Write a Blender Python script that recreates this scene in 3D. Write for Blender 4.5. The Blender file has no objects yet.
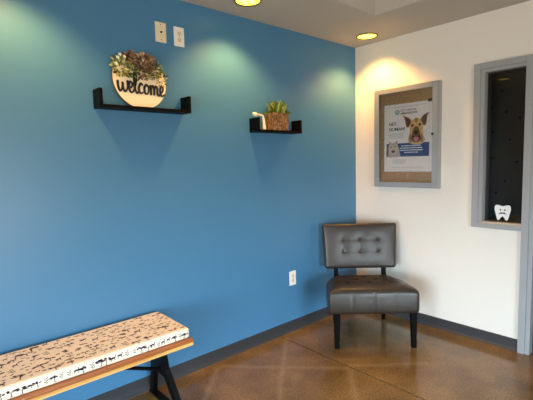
import bpy, bmesh, math, random
from mathutils import Vector, Matrix, noise
from math import pi, sin, cos, radians as R
random.seed(7)
sc = bpy.context.scene
COL = sc.collection

# ------------------------------------------------------------------ helpers
def lin(c):
    f = lambda v: v/12.92 if v <= .04045 else ((v+.055)/1.055)**2.4
    return tuple(f(v/255) for v in c) + (1.0,)

def link(o, parent=None):
    COL.objects.link(o)
    if parent is not None: o.parent = parent
    return o

def obj(name, bm, mats, parent=None, smooth=False, kind=None, autosmooth=None):
    me = bpy.data.meshes.new(name)
    bmesh.ops.recalc_face_normals(bm, faces=bm.faces[:]) if kind != 'keep' else None
    bm.to_mesh(me); bm.free()
    if not isinstance(mats, (list, tuple)): mats = [mats]
    for m in mats: me.materials.append(m)
    if smooth:
        for p in me.polygons: p.use_smooth = True
        if autosmooth: me.set_sharp_from_angle(angle=R(autosmooth))
    o = bpy.data.objects.new(name, me)
    return link(o, parent)

def tag(o, label, cat, group=None):
    o['label'] = label; o['category'] = cat
    if group: o['group'] = group
    return o

def thing(name, label, cat, loc=(0,0,0), rotz=0, group=None):
    o = bpy.data.objects.new(name, None); COL.objects.link(o)
    o.location = loc; o.rotation_euler = (0,0,rotz); o.empty_display_size = .1
    return tag(o, label, cat, group)

def struct(name, bm, m, **k):
    o = obj(name, bm, m, **k); o['kind'] = 'structure'; return o

def box(bm, a, b, mi=0):
    x0,y0,z0 = [min(p,q) for p,q in zip(a,b)]; x1,y1,z1 = [max(p,q) for p,q in zip(a,b)]
    v = [bm.verts.new(p) for p in ((x0,y0,z0),(x1,y0,z0),(x1,y1,z0),(x0,y1,z0),(x0,y0,z1),(x1,y0,z1),(x1,y1,z1),(x0,y1,z1))]
    for f in ((0,3,2,1),(4,5,6,7),(0,1,5,4),(1,2,6,5),(2,3,7,6),(3,0,4,7)):
        bm.faces.new([v[i] for i in f]).material_index = mi
    return v

def bevbox(a, b, r=.003, seg=2):
    bm = bmesh.new(); box(bm, a, b)
    bmesh.ops.bevel(bm, geom=bm.edges[:]+bm.verts[:], offset=r, segments=seg, profile=.6, affect='EDGES')
    return bm

def roundbox(half, r, n=24, fn=None, bm=None, off=(0,0,0)):
    """dense box whose edges are rounded by r, vertices passed through fn"""
    bm = bm or bmesh.new(); seen = {}
    hx,hy,hz = half
    def cnt(h): return max(6, int(n*h/max(half)))
    def lin_(h, k):
        k = max(k, 2); out = []
        rr = min(r, h*.98)
        m = 4
        for i in range(m): out.append(-h + rr*i/m)
        for i in range(k+1): out.append(-(h-rr) + 2*(h-rr)*i/k)
        for i in range(1, m+1): out.append((h-rr) + rr*i/m)
        return out
    X,Y,Z = [lin_(h, cnt(h)) for h in half]
    def vert(p):
        k = tuple(round(c,6) for c in p)
        if k in seen: return seen[k]
        q = Vector(p)
        inn = Vector([max(-(h-min(r,h*.98)), min(h-min(r,h*.98), c)) for c,h in zip(p,half)])
        d = q-inn
        if d.length > 1e-9:
            rr = r
            q = inn + d.normalized()*r
            q = Vector([max(-h,min(h,c)) for c,h in zip(q,half)])
        if fn: q = fn(q)
        v = bm.verts.new(q+Vector(off)); seen[k] = v; return v
    for A,B,fix,mk in ((X,Y,hz,lambda a,b,s:(a,b,s)),(X,Z,hy,lambda a,b,s:(a,s,b)),(Y,Z,hx,lambda a,b,s:(s,a,b))):
        for s in (-fix, fix):
            for i in range(len(A)-1):
                for j in range(len(B)-1):
                    vs = [vert(mk(A[i],B[j],s)),vert(mk(A[i+1],B[j],s)),vert(mk(A[i+1],B[j+1],s)),vert(mk(A[i],B[j+1],s))]
                    if len(set(vs)) == 4: bm.faces.new(vs)
    return bm

def cyl(bm, c, r, h, n=24, axis='z', r2=None):
    M = {'z':Matrix.Identity(4),'y':Matrix.Rotation(pi/2,4,'X'),'x':Matrix.Rotation(pi/2,4,'Y')}[axis]
    bmesh.ops.create_cone(bm, cap_ends=True, segments=n, radius1=r, radius2=r if r2 is None else r2, depth=h, matrix=Matrix.Translation(c)@M)

def bar(bm, p, q, w, t, up=(0,0,1)):
    """rectangular bar from p to q, width w along side, thickness t along up-ish"""
    p,q = Vector(p),Vector(q); d = (q-p).normalized(); s = d.cross(Vector(up)).normalized(); u = s.cross(d)
    vs = []
    for e in (p,q):
        for a,b in ((-1,-1),(1,-1),(1,1),(-1,1)): vs.append(bm.verts.new(e+s*a*w/2+u*b*t/2))
    for f in ((0,1,2,3),(7,6,5,4),(0,4,5,1),(1,5,6,2),(2,6,7,3),(3,7,4,0)): bm.faces.new([vs[i] for i in f])

def tube(bm, pts, rad, n=8, flat=None):
    """swept tube along points, rad number or list; flat=(axis Vector, factor) squashes it"""
    P = [Vector(p) for p in pts]; m = len(P)
    if not hasattr(rad,'__len__'): rad = [rad]*m
    rings = []; prev = None
    for i in range(m):
        d = (P[min(i+1,m-1)]-P[max(i-1,0)]).normalized()
        a = prev if prev is not None else (Vector((0,0,1)) if abs(d.z)<.9 else Vector((1,0,0)))
        s = (a - d*a.dot(d)).normalized(); prev = s; t = d.cross(s)
        ring = []
        for k in range(n):
            o_ = s*cos(2*pi*k/n)*rad[i] + t*sin(2*pi*k/n)*rad[i]
            if flat: o_ -= flat[0]*o_.dot(flat[0])*(1-flat[1])
            ring.append(bm.verts.new(P[i]+o_))
        rings.append(ring)
    for i in range(m-1):
        for k in range(n):
            bm.faces.new((rings[i][k],rings[i][(k+1)%n],rings[i+1][(k+1)%n],rings[i+1][k]))
    bm.faces.new(rings[0][::-1]); bm.faces.new(rings[-1])

def catmull(pts, k=6):
    P = [Vector(p) for p in pts]; P = [P[0]*2-P[1]]+P+[P[-1]*2-P[-2]]; out = []
    for i in range(1,len(P)-2):
        a,b,c,d = P[i-1:i+3]
        for j in range(k):
            t = j/k; out.append(.5*((2*b)+(c-a)*t+(2*a-5*b+4*c-d)*t*t+(3*b-a-3*c+d)*t**3))
    out.append(P[-2]); return out

def prism(bm, pts, T, t0, t1, mi=0):
    """closed 2D outline -> solid between depths t0 and t1; T maps (u,v,w)->world"""
    a = [bm.verts.new(T(u,v,t0)) for u,v in pts]; b = [bm.verts.new(T(u,v,t1)) for u,v in pts]
    fs = [bm.faces.new(a[::-1]), bm.faces.new(b)]
    n = len(pts)
    for i in range(n): fs.append(bm.faces.new((a[i],a[(i+1)%n],b[(i+1)%n],b[i])))
    for f in fs: f.material_index = mi

def ellipse(cx, cy, rx, ry, n=20, rot=0):
    return [(cx+rx*cos(2*pi*i/n)*cos(rot)-ry*sin(2*pi*i/n)*sin(rot), cy+rx*cos(2*pi*i/n)*sin(rot)+ry*sin(2*pi*i/n)*cos(rot)) for i in range(n)]

def smooth2(pts, k=4):
    n = len(pts); out = []
    P = [Vector((a,b)) for a,b in pts]
    for i in range(n):
        a,b,c,d = P[i-1],P[i],P[(i+1)%n],P[(i+2)%n]
        for j in range(k):
            t=j/k; q=.5*((2*b)+(c-a)*t+(2*a-5*b+4*c-d)*t*t+(3*b-a-3*c+d)*t**3); out.append((q.x,q.y))
    return out

# ------------------------------------------------------------------ materials
def mat(name, col, rough=.5, metal=0, spec=.5, bump=None, mottle=None, emis=None, coat=0, coatr=.1):
    m = bpy.data.materials.new(name); m.use_nodes = True
    nt = m.node_tree; b = nt.nodes['Principled BSDF']; L = nt.links.new
    c = lin(col); b.inputs['Base Color'].default_value = c
    b.inputs['Roughness'].default_value = rough; b.inputs['Metallic'].default_value = metal
    b.inputs['Specular IOR Level'].default_value = spec
    b.inputs['Coat Weight'].default_value = coat; b.inputs['Coat Roughness'].default_value = coatr
    tc = nt.nodes.new('ShaderNodeTexCoord')
    if mottle:
        col2, sc_, det = mottle
        n = nt.nodes.new('ShaderNodeTexNoise'); n.inputs['Scale'].default_value = sc_; n.inputs['Detail'].default_value = det
        L(tc.outputs['Object'], n.inputs['Vector'])
        r = nt.nodes.new('ShaderNodeValToRGB'); r.color_ramp.elements[0].position=.35; r.color_ramp.elements[1].position=.68
        r.color_ramp.elements[0].color = c; r.color_ramp.elements[1].color = lin(col2)
        L(n.outputs['Fac'], r.inputs['Fac']); L(r.outputs['Color'], b.inputs['Base Color'])
    if bump:
        sc_, st = bump
        n = nt.nodes.new('ShaderNodeTexNoise'); n.inputs['Scale'].default_value = sc_; n.inputs['Detail'].default_value = 3
        L(tc.outputs['Object'], n.inputs['Vector'])
        u = nt.nodes.new('ShaderNodeBump'); u.inputs['Strength'].default_value = st; u.inputs['Distance'].default_value = .002
        L(n.outputs['Fac'], u.inputs['Height']); L(u.outputs['Normal'], b.inputs['Normal'])
    if emis:
        b.inputs['Emission Color'].default_value = lin(emis[0]); b.inputs['Emission Strength'].default_value = emis[1]
    return m

def glass_mat(name, tint=(255,255,255), ior=1.45):
    m = bpy.data.materials.new(name); m.use_nodes = True; nt = m.node_tree; nt.nodes.clear(); L = nt.links.new
    o = nt.nodes.new('ShaderNodeOutputMaterial'); mx = nt.nodes.new('ShaderNodeMixShader')
    t = nt.nodes.new('ShaderNodeBsdfTransparent'); t.inputs['Color'].default_value = lin(tint)
    g = nt.nodes.new('ShaderNodeBsdfGlossy'); g.inputs['Roughness'].default_value = .01
    f = nt.nodes.new('ShaderNodeFresnel'); f.inputs['IOR'].default_value = ior
    L(f.outputs[0], mx.inputs[0]); L(t.outputs[0], mx.inputs[1]); L(g.outputs[0], mx.inputs[2]); L(mx.outputs[0], o.inputs[0])
    return m

def floor_mat():
    m = mat('stained_polished_concrete', (140,98,60), rough=.2, spec=.5)
    nt = m.node_tree; b = nt.nodes['Principled BSDF']; L = nt.links.new
    tc = nt.nodes.new('ShaderNodeTexCoord')
    def nz(s, d, rgh=.6):
        n = nt.nodes.new('ShaderNodeTexNoise'); n.inputs['Scale'].default_value=s; n.inputs['Detail'].default_value=d; n.inputs['Roughness'].default_value=rgh
        L(tc.outputs['Object'], n.inputs['Vector']); return n
    big = nz(2.6, 5); fine = nz(90, 4, .7)
    r = nt.nodes.new('ShaderNodeValToRGB'); e = r.color_ramp.elements
    e[0].position=.3; e[0].color=lin(FLOOR_A); e[1].position=.72; e[1].color=lin(FLOOR_B)
    L(big.outputs['Fac'], r.inputs['Fac'])
    r2 = nt.nodes.new('ShaderNodeValToRGB'); e = r2.color_ramp.elements
    e[0].position=.3; e[0].color=(.50,.47,.44,1); e[1].position=.68; e[1].color=(1.4,1.38,1.34,1)
    L(fine.outputs['Fac'], r2.inputs['Fac'])
    mx = nt.nodes.new('ShaderNodeMix'); mx.data_type='RGBA'; mx.blend_type='MULTIPLY'; mx.inputs['Factor'].default_value=1
    L(r.outputs['Color'], mx.inputs['A']); L(r2.outputs['Color'], mx.inputs['B'])
    # pale lines: reflections of the ceiling lights painted into the floor colour
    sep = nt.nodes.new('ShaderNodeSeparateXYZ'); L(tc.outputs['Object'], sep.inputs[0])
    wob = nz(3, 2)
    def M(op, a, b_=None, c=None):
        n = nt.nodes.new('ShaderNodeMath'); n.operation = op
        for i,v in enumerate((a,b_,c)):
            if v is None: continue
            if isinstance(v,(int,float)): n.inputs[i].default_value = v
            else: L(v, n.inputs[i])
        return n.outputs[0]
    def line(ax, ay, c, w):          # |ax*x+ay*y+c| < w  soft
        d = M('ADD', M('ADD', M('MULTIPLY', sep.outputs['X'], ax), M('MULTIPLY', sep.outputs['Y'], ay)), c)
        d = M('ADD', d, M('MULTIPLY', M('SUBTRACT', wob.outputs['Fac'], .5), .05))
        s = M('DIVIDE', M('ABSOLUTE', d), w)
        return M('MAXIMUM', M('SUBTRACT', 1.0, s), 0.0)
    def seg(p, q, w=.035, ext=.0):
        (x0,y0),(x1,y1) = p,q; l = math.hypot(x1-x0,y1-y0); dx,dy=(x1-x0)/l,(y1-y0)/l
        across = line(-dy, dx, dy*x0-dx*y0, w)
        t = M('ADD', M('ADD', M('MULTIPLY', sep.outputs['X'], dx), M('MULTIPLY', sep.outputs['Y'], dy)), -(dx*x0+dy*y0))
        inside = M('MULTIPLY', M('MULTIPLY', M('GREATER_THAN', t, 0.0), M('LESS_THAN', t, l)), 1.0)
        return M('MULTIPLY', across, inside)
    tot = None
    for p,q in REFL_LINES:
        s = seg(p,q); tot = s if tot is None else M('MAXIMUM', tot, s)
    fac = M('MULTIPLY', tot, REFL_F)
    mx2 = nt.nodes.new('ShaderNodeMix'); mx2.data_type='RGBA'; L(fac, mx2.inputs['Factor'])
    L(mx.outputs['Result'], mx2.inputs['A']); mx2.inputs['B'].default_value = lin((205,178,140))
    L(mx2.outputs['Result'], b.inputs['Base Color'])
    rr = nt.nodes.new('ShaderNodeMapRange'); rr.inputs['To Min'].default_value=.09; rr.inputs['To Max'].default_value=.24
    L(big.outputs['Fac'], rr.inputs['Value']); L(rr.outputs['Result'], b.inputs['Roughness'])
    u = nt.nodes.new('ShaderNodeBump'); u.inputs['Strength'].default_value=.08; u.inputs['Distance'].default_value=.002
    L(fine.outputs['Fac'], u.inputs['Height']); L(u.outputs['Normal'], b.inputs['Normal'])
    return m

def wood_mat(name, a, b_, rough=.35):
    m = mat(name, a, rough=rough, spec=.5); nt = m.node_tree; b = nt.nodes['Principled BSDF']; L = nt.links.new
    tc = nt.nodes.new('ShaderNodeTexCoord'); mp = nt.nodes.new('ShaderNodeMapping'); mp.inputs['Scale'].default_value=(1.2,26,26)
    n = nt.nodes.new('ShaderNodeTexNoise'); n.inputs['Scale'].default_value=2; n.inputs['Detail'].default_value=5
    L(tc.outputs['Object'], mp.inputs[0]); L(mp.outputs[0], n.inputs['Vector'])
    r = nt.nodes.new('ShaderNodeValToRGB'); r.color_ramp.elements[0].position=.35; r.color_ramp.elements[1].position=.65
    r.color_ramp.elements[0].color=lin(a); r.color_ramp.elements[1].color=lin(b_)
    L(n.outputs['Fac'], r.inputs['Fac']); L(r.outputs['Color'], b.inputs['Base Color']); return m

FLOOR_A, FLOOR_B, REFL_F = (102,79,48), (152,120,76), .17
REFL_LINES = [((-1.68,-.07),(-1.06,-.72)), ((-1.02,-.06),(-1.75,-.74)), ((-1.70,-.07),(-2.1,-.46)), ((-1.06,-.72),(-1.45,-1.08)),
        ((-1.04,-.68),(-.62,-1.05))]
M_blue  = mat('blue_wall_paint', (72,127,168), rough=.36, spec=.45, bump=(160,.10))
M_white = mat('white_wall_paint', (233,228,221), rough=.6, spec=.3, bump=(160,.10))
M_ceil  = mat('ceiling_paint', (186,182,174), rough=.8, spec=.2, bump=(120,.08))
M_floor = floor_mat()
M_base  = mat('grey_rubber_base', (54,55,59), rough=.45, bump=(60,.05))
M_blackshelf = mat('black_laminate', (5,5,6), rough=.5, spec=.12)
M_leather = mat('taupe_leather', (54,45,39), rough=.37, spec=.5, bump=(260,.2), mottle=((46,38,33),6,3))
M_darkwood = mat('espresso_wood', (8,6,6), rough=.5, spec=.08)
M_bwood = wood_mat('bench_wood', (176,108,44), (216,152,74))
M_black = mat('black_steel', (6,6,7), rough=.5, spec=.12)
M_fabric = mat('cream_fabric', (240,228,208), rough=.85, spec=.2, bump=(400,.2))
M_ink = mat('ink_print', (66,62,82), rough=.85, spec=.2)
M_ink2 = mat('brown_ink_print', (150,122,112), rough=.85, spec=.2)
M_frame = mat('grey_frame_paint', (158,161,165), rough=.38, bump=(80,.03))
M_alu = mat('satin_aluminium', (164,169,174), rough=.38, metal=.4)
M_cork = mat('cork', (176,140,92), rough=.9, mottle=((150,112,68),70,4))
M_paper = mat('poster_paper', (232,228,228), rough=.5)
M_glass = glass_mat('clear_glass'); M_glass2 = glass_mat('dark_room_glass', (215,212,206), 1.38)
M_plate = mat('ivory_plastic', (232,218,186), rough=.4)
M_plate2 = mat('white_plastic', (240,236,228), rough=.4)
M_plate3 = mat('inset_plastic', (228,214,190), rough=.35)
M_slot = mat('dark_slot', (40,36,34), rough=.6)
M_sign = mat('cream_painted_wood', (252,236,202), rough=.55, bump=(60,.1))
M_signedge = mat('brown_wood_edge', (120,92,60), rough=.6)
M_letter = mat('black_lettering', (14,12,16), rough=.45)

# ------------------------------------------------------------------ room
H = 2.44; XL = -5.4; YB = -4.9; T = .12
hb = .089
# floor: two slabs either side of the tooled control joint
bm = bmesh.new(); JX = -1.04
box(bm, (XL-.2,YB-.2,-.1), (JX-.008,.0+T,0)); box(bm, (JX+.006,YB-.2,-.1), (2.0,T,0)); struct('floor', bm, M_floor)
bm=bmesh.new(); box(bm, (JX-.008,YB-.2,-.1), (JX+.006,T,-.009)); struct('trim_1', bm, mat('joint_filler',(26,18,13),.9))
bm = bmesh.new(); box(bm, (XL-T,0,0), (T,T,H+.3)); struct('wall_left', bm, M_blue)
# white wall with opening for sidelight and door
OY0, OY1 = -1.09, -2.42      # opening (sidelight + door)
bm = bmesh.new()
box(bm, (0,OY0,0),(T,0,H+.3)); box(bm,(0,-1.415,0),(T,OY0,.90)); box(bm,(0,OY1,2.07),(T,OY0,H+.3)); box(bm,(0,YB,0),(T,OY1,H+.3))
struct('wall_right', bm, M_white)
# wall behind the camera with a storefront window, and far end wall with another
def wall_open(name, along, fixed0, fixed1, a0, a1, openings, m):
    bm = bmesh.new(); cur = a0
    def B(p0,p1,z0,z1):
        if along == 'x': box(bm,(p0,fixed0,z0),(p1,fixed1,z1))
        else: box(bm,(fixed0,p0,z0),(fixed1,p1,z1))
    for (o0,o1,z0,z1) in openings:
        B(cur,o0,0,H+.3)
        if z0>0: B(o0,o1,0,z0)
        B(o0,o1,z1,H+.3); cur=o1
    B(cur,a1,0,H+.3); struct(name,bm,m)
WZ0, WZ1 = .04, 1.62
wall_open('wall_back','x',YB-T,YB,XL-T,T,[(-3.7,-1.9,WZ0,WZ1)],M_white)
wall_open('wall_far','y',XL-T,XL,YB,0,[(-3.5,-1.3,WZ0,WZ1)],M_white)
# storefront frames and panes
def storefront(n, along, fx, a0, a1):
    w = bpy.data.objects.new('window_%d'%n, None); COL.objects.link(w); w['kind']='structure'
    bm = bmesh.new()
    def B(p0,p1,z0,z1,d=.03):
        if along=='x': box(bm,(p0,fx-d,z0),(p1,fx+d,z1))
        else: box(bm,(fx-d,p0,z0),(fx+d,p1,z1))
    k=3
    for i in range(k+1):
        c=a0+(a1-a0)*i/k; c=min(max(c,a0+.025),a1-.025); B(c-.025,c+.025,WZ0,WZ1)
    B(a0,a1,WZ0,WZ0+.05); B(a0,a1,WZ1-.05,WZ1)
    f=obj('window_frame',bm,M_frame,w)
    bm=bmesh.new(); B(a0,a1,WZ0,WZ1,.003); obj('pane',bm,M_glass,w)
storefront(2,'x',YB-.06,-3.7,-1.9); storefront(3,'y',XL-.06,-3.5,-1.3)

# ceiling with a raised tray, its near corner at (-.594,-.608)
TX, TY, TZ = -.594, -.608, H+.2
bm = bmesh.new()
box(bm,(XL-T,TY,H),(T,T,H+.28)); box(bm,(TX,YB-T,H),(T,TY,H+.28))
box(bm,(XL-T,YB-T,H),(TX,-4.2,H+.28)); box(bm,(XL-T,-4.2,H),(-4.9,TY,H+.28))
box(bm,(-4.9,-4.2,TZ),(TX,TY,TZ+.08))
struct('ceiling', bm, M_ceil)

# baseboards with a little cove toe
def base(name, along, f, a0, a1, sgn):
    prof = [(0,0),(.016,0),(.013,.006),(.006,.014),(.004,.03),(.004,hb-.003),(.002,hb),(0,hb)]
    bm = bmesh.new()
    Tm = (lambda u,v,w:(w,f+sgn*u,v)) if along=='x' else (lambda u,v,w:(f+sgn*u,w,v))
    prism(bm, prof, Tm, a0, a1); return struct(name,bm,M_base)
base('baseboard_left','x',0,XL,0,-1); base('baseboard_right','y',0,-1.413,-.016,-1)
base('baseboard_back','x',YB,XL,0,1)

# --- dark neighbouring room seen through the sidelight
M_dark = mat('dark_room_wall', (112,108,100), rough=.7)
bm=bmesh.new(); box(bm,(.40,-2.9,0),(.44,.0,H)); o=struct('wall_inner', bm, M_dark)
bm=bmesh.new()
for y,z in [(-1.125,1.93),(-1.16,1.758),(-1.256,1.704),(-1.19,1.539),(-1.063,1.608),(-1.064,1.394),(-1.245,1.363),(-1.163,1.212),(-1.098,1.114),(-1.05,1.8),(-1.3,1.86),(-1.35,1.55),(-1.33,1.22),(-1.4,1.7),(-.98,1.5),(-.98,1.25),(-1.2,1.02)]:
    cyl(bm,(.399,y,z),.0105,.003,14,'x')
d=obj('wall_dots',bm,M_letter,o)
bm=bmesh.new(); box(bm,(T,-.0-.02,0),(.40,.0,H)); box(bm,(T,-2.9,0),(.40,-2.88,H)); box(bm,(T,-2.88,2.3),(.40,-.02,2.32))
struct('wall_inner_side', bm, M_dark)

# sidelight window frame
w1 = bpy.data.objects.new('window_1', None); COL.objects.link(w1); w1['kind']='structure'
bm=bmesh.new()
Y0,Y1,Y2 = -1.074,-1.413,-1.486
ZB,ZT = .882,2.084
f0=-.022
box(bm,(f0,Y0,ZB),(0,Y0-.045,ZT)); box(bm,(-.010,Y0-.045,ZB+.035),(T,Y0-.072,ZT-.042))
box(bm,(f0,Y0-.045,ZT-.042),(0,Y1,ZT)); box(bm,(-.010,Y0-.072,ZT-.066),(T,Y1,ZT-.042))
box(bm,(f0,Y0-.045,ZB),(0,Y1,ZB+.035))
bmesh.ops.bevel(bm, geom=bm.edges[:], offset=.0015, segments=1, affect='EDGES')
obj('window_frame',bm,M_frame,w1)
M_sill=mat('tan_sill',(196,180,160),rough=.5)
bm=bevbox((-.008,Y0-.072,ZB+.035),(T,Y1,ZB+.047),.001); obj('sill_strip',bm,M_sill,w1)
bm=bmesh.new(); box(bm,(.045,Y0-.07,ZB+.04),(.051,Y1+.001,ZT-.06)); obj('glass_pane',bm,M_glass2,w1)
# post running to the floor, then door frame and door
d1 = bpy.data.objects.new('door_1', None); COL.objects.link(d1); d1['kind']='structure'
bm=bmesh.new()
box(bm,(f0,Y1,0),(T,Y1-.045,ZT)); box(bm,(-.010,Y1-.045,0),(T,Y2,ZT-.045)); box(bm,(f0,Y1-.045,ZT-.045),(T,-2.44,ZT)); box(bm,(f0,-2.39,0),(T,-2.44,ZT-.045))
bmesh.ops.bevel(bm, geom=bm.edges[:], offset=.0015, segments=1, affect='EDGES')
obj('door_frame',bm,M_frame,d1)
M_door=mat('dark_brown_door',(52,40,32),rough=.35)
bm=bevbox((.05,Y2-.002,.01),(.09,-2.388,ZT-.047),.002); obj('door_leaf',bm,M_door,d1)
bm=bmesh.new(); cyl(bm,(.03,-2.31,1.0),.012,.05,16,'x'); bar(bm,(.0,-2.32,1.0),(.0,-2.2,1.0),.018,.012); obj('door_handle',bm,M_alu,d1)

# ------------------------------------------------------------------ ceiling lights
M_lens = mat('glowing_lens',(255,230,120),rough=.4,emis=((255,222,70),1.7))
M_bulb = mat('lens_facets',(255,240,180),rough=.3,emis=((255,238,150),1.5))
M_trim = mat('bronze_trim',(96,78,50),rough=.35,metal=.4)
SPOT_COL=(1.0,.48,.12)
def ceiling_light(x,y,label,first=None):
    t=thing('ceiling_light',label,'ceiling light',(x,y,H),group='round recessed lights in the ceiling border')
    if first is None:
        bm=bmesh.new(); n=40; prof=[(.078,0),(.090,0),(.090,-.004),(.086,-.008),(.078,-.004)]
        rings=[[bm.verts.new((r*cos(2*pi*k/n),r*sin(2*pi*k/n),z)) for k in range(n)] for r,z in prof]
        for a in range(len(prof)):
            b=(a+1)%len(prof)
            for k in range(n): bm.faces.new((rings[a][k],rings[a][(k+1)%n],rings[b][(k+1)%n],rings[b][k]))
        obj('trim_ring',bm,M_trim,t,smooth=True,autosmooth=35)
        bm=bmesh.new(); cyl(bm,(0,0,-.0015),.079,.003,40); l=obj('lens',bm,M_lens,t)
        bm=bmesh.new()
        for k in range(5):
            a=k*2*pi/5; prism(bm,ellipse(.036*cos(a),.036*sin(a),.024,.013,14,a),lambda u,v,w:(u,v,w),-.0042,-.003)
        obj('lens_facet',bm,M_bulb,l)
        ld=bpy.data.lights.new('downlight','SPOT'); ld.energy=SPOT; ld.color=SPOT_COL; ld.spot_size=R(122); ld.spot_blend=.65; ld.shadow_soft_size=.035
        lo=bpy.data.objects.new('downlight',ld); link(lo,t); lo.location=(0,0,-.03)
    else:
        for ch in first.children:
            c=ch.copy(); link(c,t)
            for g in ch.children: e=g.copy(); link(e,c)
    return t
SPOT=42
L1=ceiling_light(-.224,-.283,'round recessed ceiling light with yellow glow nearest the room corner')
L2=ceiling_light(-1.49,-.262,'round glowing recessed ceiling light cut by the top edge, between the two shelves',L1)
L3=ceiling_light(-2.80,-.285,'round recessed ceiling light out of frame, its reflection shows in dark side window',L1)

# ------------------------------------------------------------------ wall plates (on blue wall, facing -y)
def WB(x,z):   # local (u,v,w) -> world on blue wall, w outwards
    return lambda u,v,w:(x+u,-w,z+v)
def plate(name,x,z,label,m,kind):
    t=thing(name,label,'wall plate' if kind=='coax' else 'outlet',(x,.0005,z))
    bm=bevbox((-.036,-.006,-.0595),(.036,0,.0595),.0025); obj('cover_plate',bm,m,t)
    if kind=='coax':
        bm=bmesh.new(); cyl(bm,(0,-.009,0),.0055,.012,12,'y'); obj('jack',bm,M_slot,t)
        for s in(-1,1):
            bm=bmesh.new(); cyl(bm,(0,-.0065,s*.045),.003,.002,10,'y'); obj('screw',bm,M_slot,t)
    else:
        for s in (-1,1):
            bm=bmesh.new(); prism(bm,smooth2([(-.014,.009),(-.009,.0145),(.009,.0145),(.014,.009),(.014,-.009),(.009,-.0145),(-.009,-.0145),(-.014,-.009)],2),WB(0,s*.0195),.005,.0075); sck=obj('socket',bm,M_plate3,t)
            bm=bmesh.new(); box(bm,(-.007,-.0082,s*.0195),(-.005,-.0074,s*.0195+.008)); box(bm,(.005,-.0082,s*.0195),(.007,-.0074,s*.0195+.007)); cyl(bm,(0,-.0078,s*.0195-.006),.0025,.0008,8,'y'); obj('slot',bm,M_slot,sck)
        bm=bmesh.new(); cyl(bm,(0,-.0065,0),.003,.002,10,'y'); obj('screw',bm,M_alu,t)
plate('cable_plate',-1.975,2.217,'ivory cable wall plate with a single round jack, high on blue wall above welcome sign',M_plate,'coax')
plate('outlet_plate',-1.849,2.212,'white outlet plate high on blue wall, just right of the ivory cable plate',M_plate2,'outlet')
plate('outlet_plate',-.876,.447,'white outlet plate low on blue wall, left of the chair',M_plate2,'outlet')

# ------------------------------------------------------------------ shelves
def shelf(x0,x1,z,label):
    t=thing('wall_shelf',label,'shelf',((x0+x1)/2,0,z),group='black wall shelves with raised ends')
    h=(x1-x0)/2; d=.1; th=.018
    obj('shelf_board',bevbox((-h+th,-d,0),(h-th,0,th),.001),M_blackshelf,t)
    for s in (-1,1): obj('end_panel',bevbox((s*h,-d,0),(s*(h-th),0,.103),.001),M_blackshelf,t)
    return t
shelf(-2.405,-1.84,1.727,'long black U-shaped wall shelf with raised ends, holding the welcome sign')
shelf(-1.292,-.838,1.628,'black U-shaped wall shelf with raised ends, holding the potted plant')
S1=1.727+.018; S2=1.628+.018

# ------------------------------------------------------------------ welcome sign
sx=-2.140; lean=R(7)
t=thing('welcome_sign','round cream welcome sign with script letters and greenery, leaning on the left shelf','sign',(sx,-.052,S1))
t.rotation_euler=(-lean,0,0)
Rr=.163
pts=[]
a0=math.acos((Rr-.006)/Rr)
cz=Rr-.006
N=72
for i in range(N+1):
    a=-pi/2+a0+(2*pi-2*a0)*i/N; pts.append((Rr*cos(a),cz+Rr*sin(a)))
bm=bmesh.new(); SG=lambda u,v,w:(u,-w,v)
prism(bm,pts,SG,-.005,.005,0)
for f in bm.faces:
    if len(f.verts)==4: f.material_index=1
obj('sign_disc',bm,[M_sign,M_signedge],t)
strokes=[
 [(0,.95),(.02,.45),(.2,.02),(.42,.3),(.5,.85),(.53,.35),(.74,.02),(.98,.4),(1.0,1.0),(1.12,.86)],
 [(1.12,.36),(1.42,.5),(1.5,.85),(1.3,1.0),(1.14,.55),(1.3,.04),(1.62,.2),(1.92,.95),(1.98,1.7),(1.84,1.88),(1.74,1.4),(1.76,.5),(1.95,.02),(2.15,.2)],
 [(2.66,.78),(2.45,.97),(2.2,.55),(2.32,.06),(2.68,.18)],
 [(3.05,.95),(2.8,.6),(2.9,.08),(3.2,.2),(3.28,.7),(3.05,.95),(3.2,.78),(3.42,.8)],
 [(3.5,.95),(3.53,.5),(3.52,.02)],[(3.54,.45),(3.72,.92),(3.88,.75),(3.88,.05)],[(3.9,.45),(4.08,.92),(4.26,.72),(4.26,.2),(4.42,.05),(4.6,.3)],
 [(4.6,.3),(4.88,.52),(4.93,.85),(4.74,.98),(4.58,.55),(4.74,.04),(5.1,.25)]]
bm=bmesh.new(); k=.0565; tilt=R(-2.5)
for st in strokes:
    P=[]
    for u,v in st:
        a=(u-2.45)*k; b=(v-.5)*k*1.15-.023; P.append((a*cos(tilt)-b*sin(tilt), -.008, .135+a*sin(tilt)+b*cos(tilt)))
    C=catmull(P,5); rad=[]
    for i in range(len(C)):
        d=C[min(i+1,len(C)-1)]-C[max(i-1,0)]; rad.append(.0044+.0028*min(1,abs(d.z)/max(d.length,1e-6))*(1 if d.z<0 else .35))
    tube(bm,C,rad,8,flat=(Vector((0,1,0)),.45))
obj('welcome_lettering',bm,M_letter,t,smooth=True)
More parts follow.
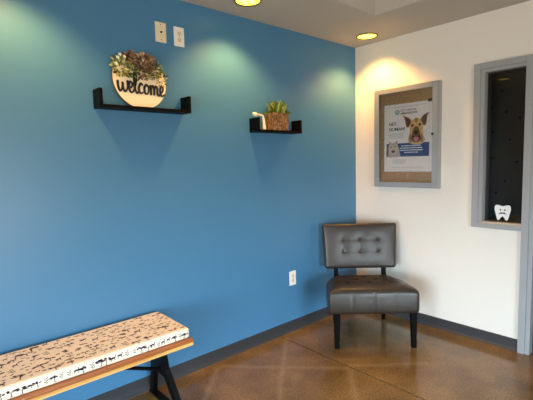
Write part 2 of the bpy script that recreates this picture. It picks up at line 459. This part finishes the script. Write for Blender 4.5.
# greenery, flowers and burlap bow along the top
def leaf(bm,p,d,l,w,nrm=(0,-1,0),mi=0):
    p=Vector(p); d=Vector(d).normalized(); n=Vector(nrm); s=d.cross(n).normalized(); u=s.cross(d)
    pr=[(0,0,0),(.3,.45,.12),(.6,.5,.16),(1,0,.0)]
    c0=bm.verts.new(p); c1=bm.verts.new(p+d*l*.35+u*l*.05); c2=bm.verts.new(p+d*l*.7+u*l*.07); c3=bm.verts.new(p+d*l)
    for sg in (-1,1):
        a=bm.verts.new(p+d*l*.3+s*sg*w*.5+u*l*.10); b=bm.verts.new(p+d*l*.65+s*sg*w*.42+u*l*.12)
        for f in ((c0,a,c1),(c1,a,b,c2),(c2,b,c3)):
            bm.faces.new(f).material_index=mi
def foliage(name,mats,parts,parent):
    bm=bmesh.new()
    for (cx,cz_,rx,rz,n,l,w,mis) in parts:
        cz_-=.018
        for i in range(n):
            a=random.random()*2*pi; r=math.sqrt(random.random())
            p=(cx+rx*r*cos(a),-random.uniform(.006,.032),cz_+rz*r*sin(a))
            d=(cos(a)+random.uniform(-.6,.6),random.uniform(-.9,.1),sin(a)+random.uniform(-.6,.6))
            leaf(bm,p,d,l*random.uniform(.6,1.2),w*random.uniform(.7,1.2),mi=random.choice(mis))
    bm2=bm; me_o=obj(name,bm2,mats,parent,kind='keep'); return me_o
G=[mat('olive_leaf',(116,128,50),.6),mat('deep_green_leaf',(46,66,34),.6),mat('pale_yellow_leaf',(206,200,112),.6),mat('sage_leaf',(134,146,92),.6)]
Bn=[mat('burlap_brown',(132,100,74),.9),mat('burlap_dark',(96,72,56),.9),mat('burlap_pale',(176,142,108),.9)]
foliage('greenery',G,[(-.118,.24,.045,.055,95,.028,.012,(0,0,2,2,3,1)),(-.06,.225,.04,.035,40,.022,.010,(0,1,3)),(.085,.245,.05,.04,85,.026,.010,(1,0,1,3)),(.125,.195,.028,.04,45,.022,.009,(0,1,3,2)),(-.035,.21,.02,.03,25,.02,.009,(1,)),(.05,.205,.03,.02,25,.02,.008,(1,1,0))],t)
foliage('burlap_bow',Bn,[(-.035,.285,.06,.026,70,.034,.014,(0,1,2)),(.04,.28,.05,.03,90,.034,.014,(0,1,2)),(-.01,.305,.07,.02,70,.03,.013,(0,1,2,2)),(.01,.225,.022,.045,45,.032,.012,(0,1,1,2)),(.045,.24,.02,.03,20,.03,.01,(1,0))],t)
M_petal=mat('cream_petal',(246,240,206),.6)
for (u,v) in [(-.137,.285),(-.122,.305),(-.098,.295),(-.15,.25),(-.105,.27),(.012,.292)]:
    bm=bmesh.new()
    for i in range(5):
        a=i*2*pi/5; leaf(bm,(u,-.034,v-.02),(cos(a),-.5,sin(a)),.013,.011)
    obj('flower',bm,M_petal,t,kind='keep')

# ------------------------------------------------------------------ planter with grass
t=thing('potted_plant','woven brown rectangular planter of spiky green grass on the right shelf','potted plant',(-1.060,-.052,S2))
M_weave=mat('woven_reed',(128,98,62),.8,mottle=((88,66,42),40,3)); M_weave2=mat('woven_reed_light',(168,134,92),.8)
bm=bmesh.new(); hw,hd,ph=.078,.040,.128
nx=30
for side in range(4):
    for row in range(9):
        for c in range(nx if side%2==0 else 12):
            nn=(nx if side%2==0 else 12)
            z0=row*ph/9; z1=z0+ph/9*.97; fl=1+.05*(z0/ph)
            u0=-1+2*c/nn; u1=-1+2*(c+1)/nn; bulge=.0035 if (c+row)%2 else .0012
            def Q(u,z,o):
                if side==0: return (u*hw*fl,-hd*fl-o,z)
                if side==1: return (hw*fl+o,u*hd*fl,z)
                if side==2: return (-u*hw*fl,hd*fl+o,z)
                return (-hw*fl-o,-u*hd*fl,z)
            sk=.004
            a=[bm.verts.new(Q(u0,z0,0)),bm.verts.new(Q(u1,z0,0)),bm.verts.new(Q(u1,z1,0)),bm.verts.new(Q(u0,z1,0))]
            b=[bm.verts.new(Q(u0+.01,z0+.001,bulge)),bm.verts.new(Q(u1-.01,z0+.001,bulge)),bm.verts.new(Q(u1-.01,z1-.001,bulge)),bm.verts.new(Q(u0+.01,z1-.001,bulge))]
            mi=1 if random.random()<.3 else 0
            bm.faces.new(b).material_index=mi
            for i in range(4): bm.faces.new((a[i],a[(i+1)%4],b[(i+1)%4],b[i])).material_index=mi
box(bm,(-hw+.002,-hd+.002,0),(hw-.002,hd-.002,ph-.02))
obj('planter',bm,[M_weave,M_weave2],t)
M_soil=mat('soil',(52,38,28),.95)
obj('soil',bevbox((-hw,-hd,ph-.02),(hw,hd,ph-.008),.001),M_soil,t)
bm=bmesh.new()
GR=[mat('spike_green',(128,150,46),.5),mat('spike_yellow',(226,220,104),.5),mat('spike_dark',(70,104,40),.5)]
for i in range(150):
    a=random.random()*2*pi; cx=random.uniform(-.07,.07); cy=random.uniform(-.03,.025)
    centre=abs(cx)<.045
    up=random.uniform(.8,1.5) if centre else random.uniform(.25,.75)
    l=random.uniform(.07,.125) if centre else random.uniform(.035,.075)
    d=Vector((cx*9+random.uniform(-.55,.55),random.uniform(-.7,.15),up)).normalized()
    p=Vector((cx,cy,ph-.012)); w=.005
    s=d.cross(Vector((0,1,0))).normalized()*w; n_=s.cross(d).normalized()*w*.4
    q=[p,p+d*l*.5+Vector((0,0,.004)),p+d*l*.85+Vector((d.x*.012,d.y*.01,-.002)),p+d*l+Vector((d.x*.02,0,-.008))]
    ws=[.8,1,.6,.05]; mi=random.choice((0,0,1,2) if centre else (0,2,2))
    rows=[[bm.verts.new(q[k]-s*ws[k]),bm.verts.new(q[k]+n_*ws[k]),bm.verts.new(q[k]+s*ws[k])] for k in range(4)]
    for k in range(3):
        for e in range(2): bm.faces.new((rows[k][e],rows[k][e+1],rows[k+1][e+1],rows[k+1][e])).material_index=mi
obj('grass',bm,GR,t,kind='keep')

# white bent-neck ornament between end panel and planter
M_orn=mat('white_ceramic',(250,236,206),.4)
t=thing('white_ornament','small white ornament with a long bent neck, left of the planter on the right shelf','ornament',(-1.236,-.070,S2))
bm=bmesh.new()
C=catmull([(.030,0,.0),(.027,0,.04),(.022,0,.078),(.012,0,.100),(-.012,0,.106),(-.040,0,.104)],6)
n_=len(C); tube(bm,C,[.013-.006*min(1,i/(n_*.7)) for i in range(n_)],12)
obj('neck',bm,M_orn,t,smooth=True)
bm=bmesh.new(); bmesh.ops.create_uvsphere(bm,u_segments=20,v_segments=12,radius=1)
for v in bm.verts:
    x,y,z=v.co; v.co=Vector((-.056+x*.027*(1+.125*x),y*.015,.108+z*.015-x*.003))
obj('head',bm,M_orn,t,smooth=True)

# ------------------------------------------------------------------ noticeboard on white wall (facing -x)
def WW(y,z): return lambda u,v,w:(-w,y-u,z+v)      # u to the right, v up, w outwards
Yl,Yr,Zb,Zt=-.236,-.826,1.165,2.012
D=.045
t=thing('notice_board','grey aluminium glass-fronted cork notice board on the white wall','notice board',(.0005,(Yl+Yr)/2,(Zb+Zt)/2))
bx=lambda a,b:bevbox(a,b,.0015)
W2=(Yl-Yr)/2; H2=(Zt-Zb)/2
bm=bmesh.new(); fw=.056
# case: four sides
for a,b in (((-D,W2-.022,-H2),(0,W2,H2)),((-D,-W2,-H2),(0,-W2+.022,H2)),((-D,-W2+.022,H2-.022),(0,W2-.022,H2)),((-D,-W2+.022,-H2),(0,W2-.022,-H2+.022))):
    box(bm,a,b)
bmesh.ops.bevel(bm,geom=bm.edges[:],offset=.0012,segments=1,affect='EDGES'); obj('case',bm,M_alu,t)
bm=bmesh.new(); box(bm,(-.012,-W2+.02,-H2+.02),(-.002,W2-.02,H2-.02)); obj('cork_panel',bm,M_cork,t)
df=obj('door',bmesh.new(),M_alu,t)
bm=bmesh.new(); x0,x1=-D-.012,-D+.0
iw=.052
for a,b in (((x0,W2-iw,-H2+.004),(x1,W2-.004,H2-.004)),((x0,-W2+.004,-H2+.004),(x1,-W2+iw,H2-.004)),((x0,-W2+iw,H2-iw+.008),(x1,W2-iw,H2-.004)),((x0,-W2+iw,-H2+.004),(x1,W2-iw,-H2+iw-.008))):
    box(bm,a,b)
bmesh.ops.bevel(bm,geom=bm.edges[:],offset=.003,segments=2,affect='EDGES'); bm.to_mesh(df.data); bm.free()
bm=bmesh.new(); box(bm,(-D-.004,-W2+iw-.003,-H2+iw-.012),(-D-.001,W2-iw+.003,H2-iw+.012)); obj('glass_pane',bm,M_glass,df)
bm=bmesh.new(); cyl(bm,(-D-.016,-W2+iw-.006,.012),.009,.012,16,'x'); obj('lock',bm,M_slot,df)

# poster
py0,pz0,pw,ph_=-.318,1.299,.436,.574      # left edge y, bottom z, width, height
pt=thing('poster','white pet poster with dog and cat, pinned inside the notice board','poster',(-.0125,py0,pz0))
def PP(w0): return lambda u,v,w:(-w,-u,v)
def flat(name,shape_list,m,layer,parent=pt):
    bm=bmesh.new()
    for s in shape_list: prism(bm,s,PP(0),.0008*layer,.0008*(layer)+.0006)
    return obj(name,bm,m,parent)
rect=lambda a,b,c,d:[(a,b),(c,b),(c,d),(a,d)]
flat('sheet',[rect(0,0,pw,ph_)],M_paper,0)
M_line=mat('poster_line',(206,186,182),.6)
b=.022; lw=.0022
flat('border_line',[rect(b,b,pw-b,b+lw),rect(b,ph_-b-lw,pw-b,ph_-b),rect(b,b,b+lw,ph_-b),rect(pw-b-lw,b,pw-b,ph_-b)],M_line,1)
M_navy=mat('poster_blue',(22,60,124),.5)
flat('blue_band',[rect(b,.128,pw-b,.242)],M_navy,1)
def text(s,u,v,size,m,layer,name,parent=pt,align='LEFT',spx=1.0,bold=0):
    cu=bpy.data.curves.new('txt','FONT'); cu.body=s; cu.size=size; cu.align_x=align; cu.space_character=spx; cu.offset=bold; cu.resolution_u=2
    tmp=bpy.data.objects.new('txt',cu); COL.objects.link(tmp)
    me=bpy.data.meshes.new_from_object(tmp.evaluated_get(bpy.context.evaluated_depsgraph_get())); bpy.data.objects.remove(tmp)
    for vtx in me.vertices:
        x,y,z=vtx.co; vtx.co=(-(.0008*layer+.0003),-(u+x),v+y)
    me.materials.clear(); me.materials.append(m); o=bpy.data.objects.new(name,me); return link(o,parent)
M_txt=mat('dark_slate_text',(52,64,74),.6); M_tealt=mat('teal_logo',(34,118,122),.5); M_wt=mat('white_text',(225,232,240),.6); M_gt=mat('grey_text',(150,146,146),.6)
# logo ring with check
ring=[(.125+.021*cos(a),.505+.021*sin(a)) for a in [2*pi*i/28 for i in range(28)]]
flat('logo_badge',[ring],M_tealt,1)
flat('logo_badge_centre',[ellipse(.125,.505,.013,.013)],M_paper,2)
flat('logo_mark',[[(.114,.507),(.119,.507),(.124,.500),(.134,.517),(.138,.514),(.124,.493)]],M_tealt,3)
text('A HAPPY MOUTH STARTS HERE',.10,.54,.013,M_gt,1,'small_heading',spx=1.2)
text('CITY DENTAL',.155,.508,.024,M_txt,1,'clinic_name',bold=.0003)
text('AMBASSADOR',.155,.484,.024,M_txt,1,'clinic_name',bold=.0006)
text('HEY,',.045,.395,.040,M_txt,1,'headline',bold=.0009)
text('HUMAN!',.045,.35,.040,M_txt,1,'headline',bold=.0009)
def lines(name,u0,u1,vs,m,layer,h=.004):
    rnd=random.Random(3); sh=[]
    for v in vs:
        u=u0
        e=u1-rnd.uniform(0,.02)
        while u<e:
            w=rnd.uniform(.008,.022); sh.append(rect(u,v,min(u+w,e),v+h)); u+=w+.004
    flat(name,sh,m,layer)
lines('body_text',.045,.2,[.325,.313,.301,.289],M_gt,1,.003)
for i,(u0,u1) in enumerate([(.165,.345),(.155,.36),(.155,.365),(.195,.325)]):
    lines('band_text',u0,u1,[.214-i*.0185],M_wt,3,.008)
lines('footer_text',.085,.215,[.1,.09,.08,.07],M_gt,1,.003)
lines('footer_note',.07,.37,[.036],M_gt,1,.003)
# dog
FX=.86
def fl(name,pts,c,layer,k=4,parent=pt): return flat(name,[smooth2([((u-.3)*FX+.3,v) for u,v in pts],k)] if k else [pts],mat('poster_'+name,c,.6),layer,parent)
dg=fl('dog_head',[(.245,.235),(.215,.26),(.225,.30),(.235,.345),(.232,.385),(.25,.42),(.285,.44),(.32,.442),(.352,.425),(.372,.392),(.37,.35),(.375,.30),(.392,.262),(.37,.235),(.31,.225)],(206,170,118),3)
fl('dog_ear',[(.252,.42),(.228,.448),(.19,.462),(.158,.478),(.176,.448),(.188,.41),(.198,.375),(.222,.372),(.236,.395)],(150,96,60),4)
fl('dog_ear_inner',[(.238,.42),(.212,.446),(.185,.455),(.2,.42),(.21,.385),(.224,.385)],(92,50,38),5)
fl('dog_ear',[(.345,.425),(.362,.455),(.39,.47),(.43,.478),(.412,.45),(.408,.415),(.396,.38),(.375,.378),(.364,.4)],(140,90,60),4)
fl('dog_ear_inner',[(.362,.425),(.38,.455),(.408,.462),(.398,.43),(.39,.395),(.374,.392)],(88,52,42),5)
fl('dog_eye',ellipse(.262,.383,.014,.010,12),(60,32,22),5,1); fl('dog_eye',ellipse(.338,.388,.014,.010,12),(50,28,22),5,1)
fl('dog_muzzle',[(.285,.37),(.315,.372),(.335,.34),(.345,.30),(.345,.262),(.32,.245),(.28,.245),(.255,.262),(.255,.3),(.265,.34)],(110,86,62),4)
fl('dog_nose',[(.282,.335),(.3,.342),(.318,.335),(.316,.315),(.3,.305),(.284,.315)],(36,28,30),5)
fl('dog_mouth',[(.262,.3),(.285,.292),(.3,.298),(.315,.292),(.34,.3),(.338,.265),(.318,.25),(.284,.25),(.266,.268)],(52,26,28),5)
fl('dog_tongue',[(.276,.285),(.3,.29),(.326,.285),(.324,.26),(.3,.25),(.28,.26)],(206,120,130),6)
# cat
fl('dog_brow',[(.285,.44),(.30,.40),(.318,.44)],(150,112,70),4)
fl('dog_cheek',[(.232,.31),(.25,.30),(.252,.25),(.235,.25)],(132,104,76),4)
fl('dog_cheek',[(.362,.31),(.348,.30),(.35,.25),(.37,.25)],(132,104,76),4)
FX=1
fl('cat_stripe',[(.084,.245),(.089,.225),(.094,.245)],(120,108,98),4)
fl('cat_ear_inner',[(.052,.235),(.052,.258),(.066,.246)],(190,140,130),4)
fl('cat_ear_inner',[(.125,.235),(.124,.262),(.110,.247)],(190,140,130),4)
fl('cat_body',[(.024,.13),(.024,.2),(.04,.225),(.1,.225),(.14,.21),(.15,.16),(.148,.13)],(176,166,160),2,3)
fl('cat_head',[(.05,.16),(.046,.2),(.05,.235),(.046,.268),(.07,.25),(.1,.25),(.128,.272),(.13,.235),(.134,.2),(.122,.165),(.088,.148)],(196,184,172),3)
fl('cat_shade',[(.024,.13),(.024,.235),(.042,.23),(.045,.18),(.04,.13)],(112,88,84),3,0)
fl('cat_eye',ellipse(.07,.213,.008,.006,10),(70,56,50),4,1); fl('cat_eye',ellipse(.107,.215,.008,.006,10),(70,56,50),4,1)
fl('cat_nose',ellipse(.089,.193,.005,.004,8),(120,60,56),4,1)
fl('cat_mouth',[(.07,.18),(.089,.184),(.108,.18),(.102,.166),(.089,.162),(.076,.166)],(92,34,34),4)
# clip at the poster's top right corner
bm=bevbox((-.026,-.752,1.862),(-.0125,-.722,1.884),.002); o=obj('board_clip',bm,M_letter); tag(o,'small dark clip at the top right corner of the pet poster','clip')

# ------------------------------------------------------------------ tooth decal on the sidelight glass
yc,zc=-1.270,.996; xs=.0445
t=thing('tooth_decal','white tooth decal with two eyes and a moustache stuck on the dark side window glass','decal',(xs,yc,zc))
M_tw=mat('decal_white',(238,238,240),.5)
def TT(u,v,w): return (-w,-u*1.1,v*1.1)
out=[(-.047,.043),(-.036,.052),(-.018,.049),(0,.044),(.018,.049),(.036,.052),(.048,.043),(.050,.022),(.044,-.002),(.038,-.028),(.031,-.048),(.022,-.050),(.012,-.036),(.0,-.024),(-.012,-.036),(-.022,-.050),(-.031,-.048),(-.038,-.028),(-.044,-.002),(-.050,.022)]
bm=bmesh.new(); prism(bm,smooth2(out,3),TT,.0,.0006); obj('tooth_shape',bm,M_tw,t)
for s in(-1,1):
    bm=bmesh.new(); prism(bm,ellipse(s*.0135,.019,.0045,.0065,12),TT,.0008,.0012); obj('eye',bm,M_letter,t)
bm=bmesh.new(); prism(bm,smooth2([(-.024,-.008),(-.016,-.002),(-.008,.003),(0,.0),(.008,.003),(.016,-.002),(.024,-.008),(.014,-.009),(.004,-.006),(-.004,-.006),(-.014,-.009)],3),TT,.0008,.0012); obj('moustache',bm,M_letter,t)

# ------------------------------------------------------------------ chair
Av=Vector((-.904,-.465,0)); tv=Vector((.73219,-.68110,0)); nv=Vector((-.68110,-.73219,0))
cw=.587
base_pt=Av+tv*cw/2
t=thing('accent_chair','grey-brown tufted leather armless chair with dark tapered legs in the room corner','chair',tuple(base_pt+nv*-.27))
t.rotation_euler=(0,0,math.atan2(tv.y,tv.x))   # local x along front, local y towards the back
# local: front leg line at y=-.27
def tapleg(bm,x,y,z1,a,b,dx=0,dy=0):
    vs=[]
    for z,s,ox,oy in ((0,a,dx,dy),(z1,b,0,0)):
        for i,j in ((-1,-1),(1,-1),(1,1),(-1,1)): vs.append(bm.verts.new((x+ox+i*s/2,y+oy+j*s/2,z)))
    for f in ((3,2,1,0),(4,5,6,7),(0,1,5,4),(1,2,6,5),(2,3,7,6),(3,0,4,7)): bm.faces.new([vs[i] for i in f])
for s in (-1,1):
    bm=bmesh.new(); tapleg(bm,s*.283+.010,-.250,.29,.034,.047,s*.004,-.006); bmesh.ops.bevel(bm,geom=bm.edges[:],offset=.003,segments=2,affect='EDGES'); obj('leg',bm,M_darkwood,t)
    # rear leg runs up as the back post
    bm=bmesh.new()
    secs=[(0,.215,.305,.028,.03),(.27,.205,.265,.036,.042),(.42,.205,.262,.034,.038),(.56,.205,.279,.032,.03)]
    rings=[]
    for z,x,y,w,d in secs: rings.append([bm.verts.new((s*x+i*w/2,y+j*d/2,z)) for i,j in((-1,-1),(1,-1),(1,1),(-1,1))])
    for a in range(3):
        for k in range(4): bm.faces.new((rings[a][k],rings[a][(k+1)%4],rings[a+1][(k+1)%4],rings[a+1][k]))
    bm.faces.new(rings[0][::-1]); bm.faces.new(rings[-1]); obj('leg',bm,M_darkwood,t)
# seat: rounded, narrowing to the back, domed and tufted top
sh=(.338,.262,.090); sz0=.262
btn=[(-.17,-.09),(0,-.09),(.17,-.09),(-.085,.03),(.085,.03),(-.17,.13),(0,.13),(.17,.13)]
def seatfn(p):
    x,y,z=p
    tb=max(0,(y+.02)/.28); k=1-.10*max(0,(y+.262)/.524)-.22*tb**2.6
    z0_=z
    if z>0:
        e=min(1,(1-abs(x)/.325)*4)*min(1,(1-abs(y)/.262)*4); e=max(0,e)
        z+=.030*e**.6*(z/.087)
        for bx_,by_ in btn:
            d=math.hypot(x-bx_,y-by_); z-=.007*math.exp(-(d/.018)**2)*(z>.05)+.004*math.exp(-(d/.06)**2)*(z>.05)
    if y<-.2:
        for sx_ in (-.16,0,.16): y+=.0045*math.exp(-((x-sx_)/.006)**2)*(abs(z)<.085)
        y-=.006*(1-(z/.087)**2)
    if z>0: z-=.040*max(0,(y+.262)/.524)*(z/.087 if z<.087 else 1)
    return Vector((x*k-.002,y,z))
bm=roundbox(sh,.028,60,seatfn,off=(0,.0-.018,sz0+sh[2])); seat=obj('seat',bm,M_leather,t,smooth=True)
for bx_,by_ in btn:
    bm=bmesh.new(); m_=Matrix.Translation((bx_*(1-.1*(by_+.262)/.524)+.003,by_-.018,sz0+.18+.014-.040*(by_+.262)/.524))@Matrix.Diagonal((1,1,.5,1)); bmesh.ops.create_uvsphere(bm,u_segments=12,v_segments=8,radius=.008,matrix=m_)
    obj('seat_button',bm,M_leather,seat,smooth=True)
# backrest
bh=(.308,.034,.19); bc=Vector((-.006,.245,.676)); ba=R(-9)
bb=[(-.143,.055),(0,.055),(.155,.055),(-.143,-.045),(0,-.045),(.155,-.045)]
def backfn(p):
    x,y,z=p; x*=1+.03*z/.19
    if y<0:
        e=max(0,1-(abs(x)/.308)**4)*max(0,1-(abs(z)/.19)**3)
        y-=.014*e
        for a,b_ in bb:
            d=math.hypot(x-a,z-b_); y+=.006*math.exp(-(d/.009)**2)+.005*math.exp(-(d/.045)**2)
        # soft gathers between buttons
        for a in (-.143,0,.155): y+=.0016*math.exp(-((x-a)/.009)**2)*(-.05<z<.06)
        for b_ in (.055,-.045): y+=.0016*math.exp(-((z-b_)/.009)**2)*(-.145<x<.157)
    return Vector((x,y,z))
Mb=Matrix.Translation(bc)@Matrix.Rotation(ba,4,'X')
bm=roundbox(bh,.022,60,backfn); bm.transform(Mb); back=obj('backrest',bm,M_leather,t,smooth=True)
for a,b_ in bb:
    bm=bmesh.new(); bmesh.ops.create_uvsphere(bm,u_segments=12,v_segments=8,radius=.006,matrix=Mb@Matrix.Translation((a,-.036,b_))@Matrix.Diagonal((1,.4,1,1)))
    obj('back_button',bm,M_leather,back,smooth=True)

# ------------------------------------------------------------------ bench
bx1=-2.092; bx0=-3.75; by0,by1=-.435,-.028; bz0,bz1=.408,.442
t=thing('bench','long light wood bench with black steel legs along the blue wall','bench',((bx0+bx1)/2,(by0+by1)/2,0))
cx=(bx0+bx1)/2; cy=(by0+by1)/2
sh_=lambda bm:(bm.transform(Matrix.Translation((-cx,-cy,0))),bm)[1]
M_bwood2=wood_mat('shaded_bench_wood',(150,84,34),(186,112,50))  # shade of the cushion on the ledge, put into the wood colour
M_bwood=wood_mat('lit_bench_wood',(206,146,76),(236,186,112))  # same wood, daylight on the front edge put into its colour
obj('board_shaded',sh_(bevbox((bx0,by0,bz0+.018),(bx1,by1,bz1),.003)),M_bwood2,t)  # one board split into two layers to carry the painted shade
obj('board_lit',sh_(bevbox((bx0,by0+.001,bz0),(bx1-.001,by1,bz0+.018),.002)),M_bwood,t)
def leg_set(xt,xb,dirn):
    yc_=-.215
    bm=bmesh.new()
    # mounting plate and cheek
    box(bm,(xt-.045,yc_-.095,bz0-.006),(xt+.045,yc_+.095,bz0))
    bar(bm,(xt,yc_,bz0-.004),(xt+(xb-xt)*.5,yc_,bz0-.205),.185,.03,up=(1,0,0))
    A=[(xt+(xb-xt)*.4,yc_+.069,bz0-.16),(xb,-.045,.012)]; B=[(xt+(xb-xt)*.4,yc_-.069,bz0-.16),(xb,-.385,.012)]
    bar(bm,A[0],A[1],  .042,.030,up=(1,0,0)); bar(bm,B[0],B[1],.048,.030,up=(1,0,0))
    bar(bm,(xb,-.022,.006),(xb,-.41,.006),.04,.012,up=(0,0,1))
    L_=obj('leg_frame',sh_(bm),M_black,t)
    bm=bmesh.new(); tube(bm,[(xt+(xb-xt)*.38,yc_,.222),(xt-dirn*.42,yc_,bz0-.008)],.011,10)
    obj('brace_rod',sh_(bm),M_black,L_,smooth=True,autosmooth=40)
leg_set(-2.215,-2.16,1); leg_set(-3.62,-3.675,-1)

# cushion with printed motifs
kx1,kx0,ky0,ky1,kz0,kz1=-2.098,-3.72,-.408,-.034,.442,.502
hx,hy,hz=(kx1-kx0)/2,(ky1-ky0)/2,(kz1-kz0)/2
cc=Vector(((kx0+kx1)/2,(ky0+ky1)/2,(kz0+kz1)/2))
def cush(p):
    x,y,z=p
    n_=noise.noise(Vector((x*6,y*9,0)))*.002
    if z>.01: z+=n_
    return Vector((x,y,z))
bm=roundbox((hx,hy,hz),.016,110,cush)
nb=len(bm.faces)
def motif_top(cx_,cy_,s,rot,kind,P):
    """P maps local 2D -> 3D"""
    rd=random
    def poly(pts,mi):
        vs=[bm.verts.new(P(cx_+s*(u*cos(rot)-v*sin(rot)),cy_+s*(u*sin(rot)+v*cos(rot)))) for u,v in pts]
        bm.faces.new(vs).material_index=mi
    def blob(u,v,a,b,r=0,mi=1): poly(ellipse(u,v,a,b,7,r),mi)
    if kind=='tree':
        poly([(-.07,-.75),(.07,-.75),(.05,.1),(-.04,.1)],1)
        for i in range(9): blob(rd.uniform(-.75,.75),rd.uniform(.0,.35)*(1-.0),rd.uniform(.14,.30),rd.uniform(.10,.18),rd.uniform(-.4,.4),1 if rd.random()<.75 else 2)
        poly([(-.03,-.2),(.0,-.2),(.45,.1),(.4,.12)],1); poly([(.02,-.1),(-.01,-.12),(-.45,.1),(-.4,.13)],1)
        poly([(-.3,-.78),(.3,-.74),(.25,-.7),(-.25,-.72)],2)
    elif kind=='sprig':
        poly([(-.03,-.6),(.03,-.6),(.12,.5),(.08,.5)],1)
        for i in range(5): blob((-1)**i*.2+.05,-.35+i*.2,.2,.06,(-1)**i*.6,1)
    elif kind=='deer':
        blob(0,.1,.4,.17,0,1); blob(.42,.38,.13,.09,.5,1)
        for u in(-.3,-.2,.22,.32): poly([(u-.03,-.4),(u+.02,-.4),(u+.03,.08),(u-.03,.08)],1)
        poly([(.28,.12),(.38,.1),(.46,.38),(.36,.4)],1)
    elif kind=='bird':
        blob(0,0,.45,.15,.3,1); blob(-.15,.12,.32,.1,-.7,1); blob(.3,.1,.1,.07,0,2)
    else:
        for i in range(5): blob(rd.uniform(-.5,.5),rd.uniform(-.25,.25),rd.uniform(.14,.34),rd.uniform(.08,.18),rd.uniform(-.6,.6),rd.choice((1,2)))
def Ptop(a,b_): 
    return Vector((a,b_,hz+.0006+noise.noise(Vector((a*6,b_*9,0)))*.002))
def Pfront(a,b_): return Vector((a,-hy-.0006,b_))
def Pend(a,b_): return Vector((hx+.0006,a,b_))
placed=[]
tries=0
while tries<6000 and len(placed)<800:
    tries+=1
    a=random.uniform(-hx+.03,hx-.03); b_=random.uniform(-hy+.03,hy-.03); s=random.choice((.040,.033,.026,.046,.02))
    if any(math.hypot(a-c,b_-d)<(s+e)*.62 for c,d,e in placed): continue
    placed.append((a,b_,s)); motif_top(a,b_,s,random.uniform(-.25,.25),random.choice(('tree','tree','bird','deer','x','sprig','x')),Ptop)
x=-hx+.03
while x<hx-.02:
    motif_top(x,random.uniform(-.004,.003),random.uniform(.024,.031),random.uniform(-.15,.15),random.choice(('tree','sprig','tree','deer')),Pfront); x+=random.uniform(.024,.044)
for y_ in (-.13,-.08,-.02,.05,.11): motif_top(y_,0,.017,0,random.choice(('tree','sprig')),Pend)
for f in bm.faces: f.smooth=True
o=obj('bench_cushion',bm,[M_fabric,M_ink,M_ink2],None,smooth=True,kind='keep'); o.location=cc
# fix outward normals of the cushion shell
tag(o,'long cream seat cushion printed with small dark trees and animals, lying on the wooden bench','cushion')

# ------------------------------------------------------------------ daylight
w=bpy.data.worlds.new('daylight'); sc.world=w; w.use_nodes=True
bg=w.node_tree.nodes['Background']; bg.inputs['Color'].default_value=(.78,.90,1.0,1); bg.inputs['Strength'].default_value=25.0
_nt=w.node_tree; _tc=_nt.nodes.new('ShaderNodeTexCoord'); _sp=_nt.nodes.new('ShaderNodeSeparateXYZ'); _r=_nt.nodes.new('ShaderNodeValToRGB')
_mr=_nt.nodes.new('ShaderNodeMapRange'); _mr.inputs['From Min'].default_value=-.25; _mr.inputs['From Max'].default_value=.35
_nt.links.new(_tc.outputs['Generated'],_sp.inputs[0]); _nt.links.new(_sp.outputs['Z'],_mr.inputs['Value']); _nt.links.new(_mr.outputs['Result'],_r.inputs['Fac'])
_r.color_ramp.elements[0].position=.3; _r.color_ramp.elements[0].color=(.36,.32,.27,1); _r.color_ramp.elements[1].position=.55; _r.color_ramp.elements[1].color=(.70,.89,1.0,1)
_nt.links.new(_r.outputs['Color'],bg.inputs['Color'])
def portal(loc,rot,sx_,sy_):
    l=bpy.data.lights.new('window_portal','AREA'); l.shape='RECTANGLE'; l.size=sx_; l.size_y=sy_; l.cycles.is_portal=True
    o=bpy.data.objects.new('window_portal',l); COL.objects.link(o); o.location=loc; o.rotation_euler=rot
portal((-2.8,YB-.14,(WZ0+WZ1)/2),(pi/2,0,0),1.8,WZ1-WZ0)
portal((XL-.14,-2.4,(WZ0+WZ1)/2),(pi/2,0,-pi/2),2.2,WZ1-WZ0)

# ------------------------------------------------------------------ camera
q=[-3.23004,-2.36275,1.41057,.84709,-.09249,-.02487,1.36785*300]
X,Y,Z,yaw,pit,rol,f=q
F=Vector((cos(pit)*cos(yaw),cos(pit)*sin(yaw),sin(pit))); Rv=Vector((sin(yaw),-cos(yaw),0)); U=Rv.cross(F)
R2=Rv*cos(rol)+U*sin(rol); U2=-Rv*sin(rol)+U*cos(rol)
cam=bpy.data.cameras.new('camera'); co=bpy.data.objects.new('camera',cam); COL.objects.link(co)
m=Matrix((( R2.x,U2.x,-F.x,X),(R2.y,U2.y,-F.y,Y),(R2.z,U2.z,-F.z,Z),(0,0,0,1))); co.matrix_world=m
cam.sensor_fit='HORIZONTAL'; cam.sensor_width=36; cam.lens=f/533*36; cam.clip_start=.05
sc.camera=co
vs=sc.view_settings; vs.view_transform='Standard'; vs.look='None'; vs.gamma=1; vs.use_curve_mapping=False; vs.exposure=0.34
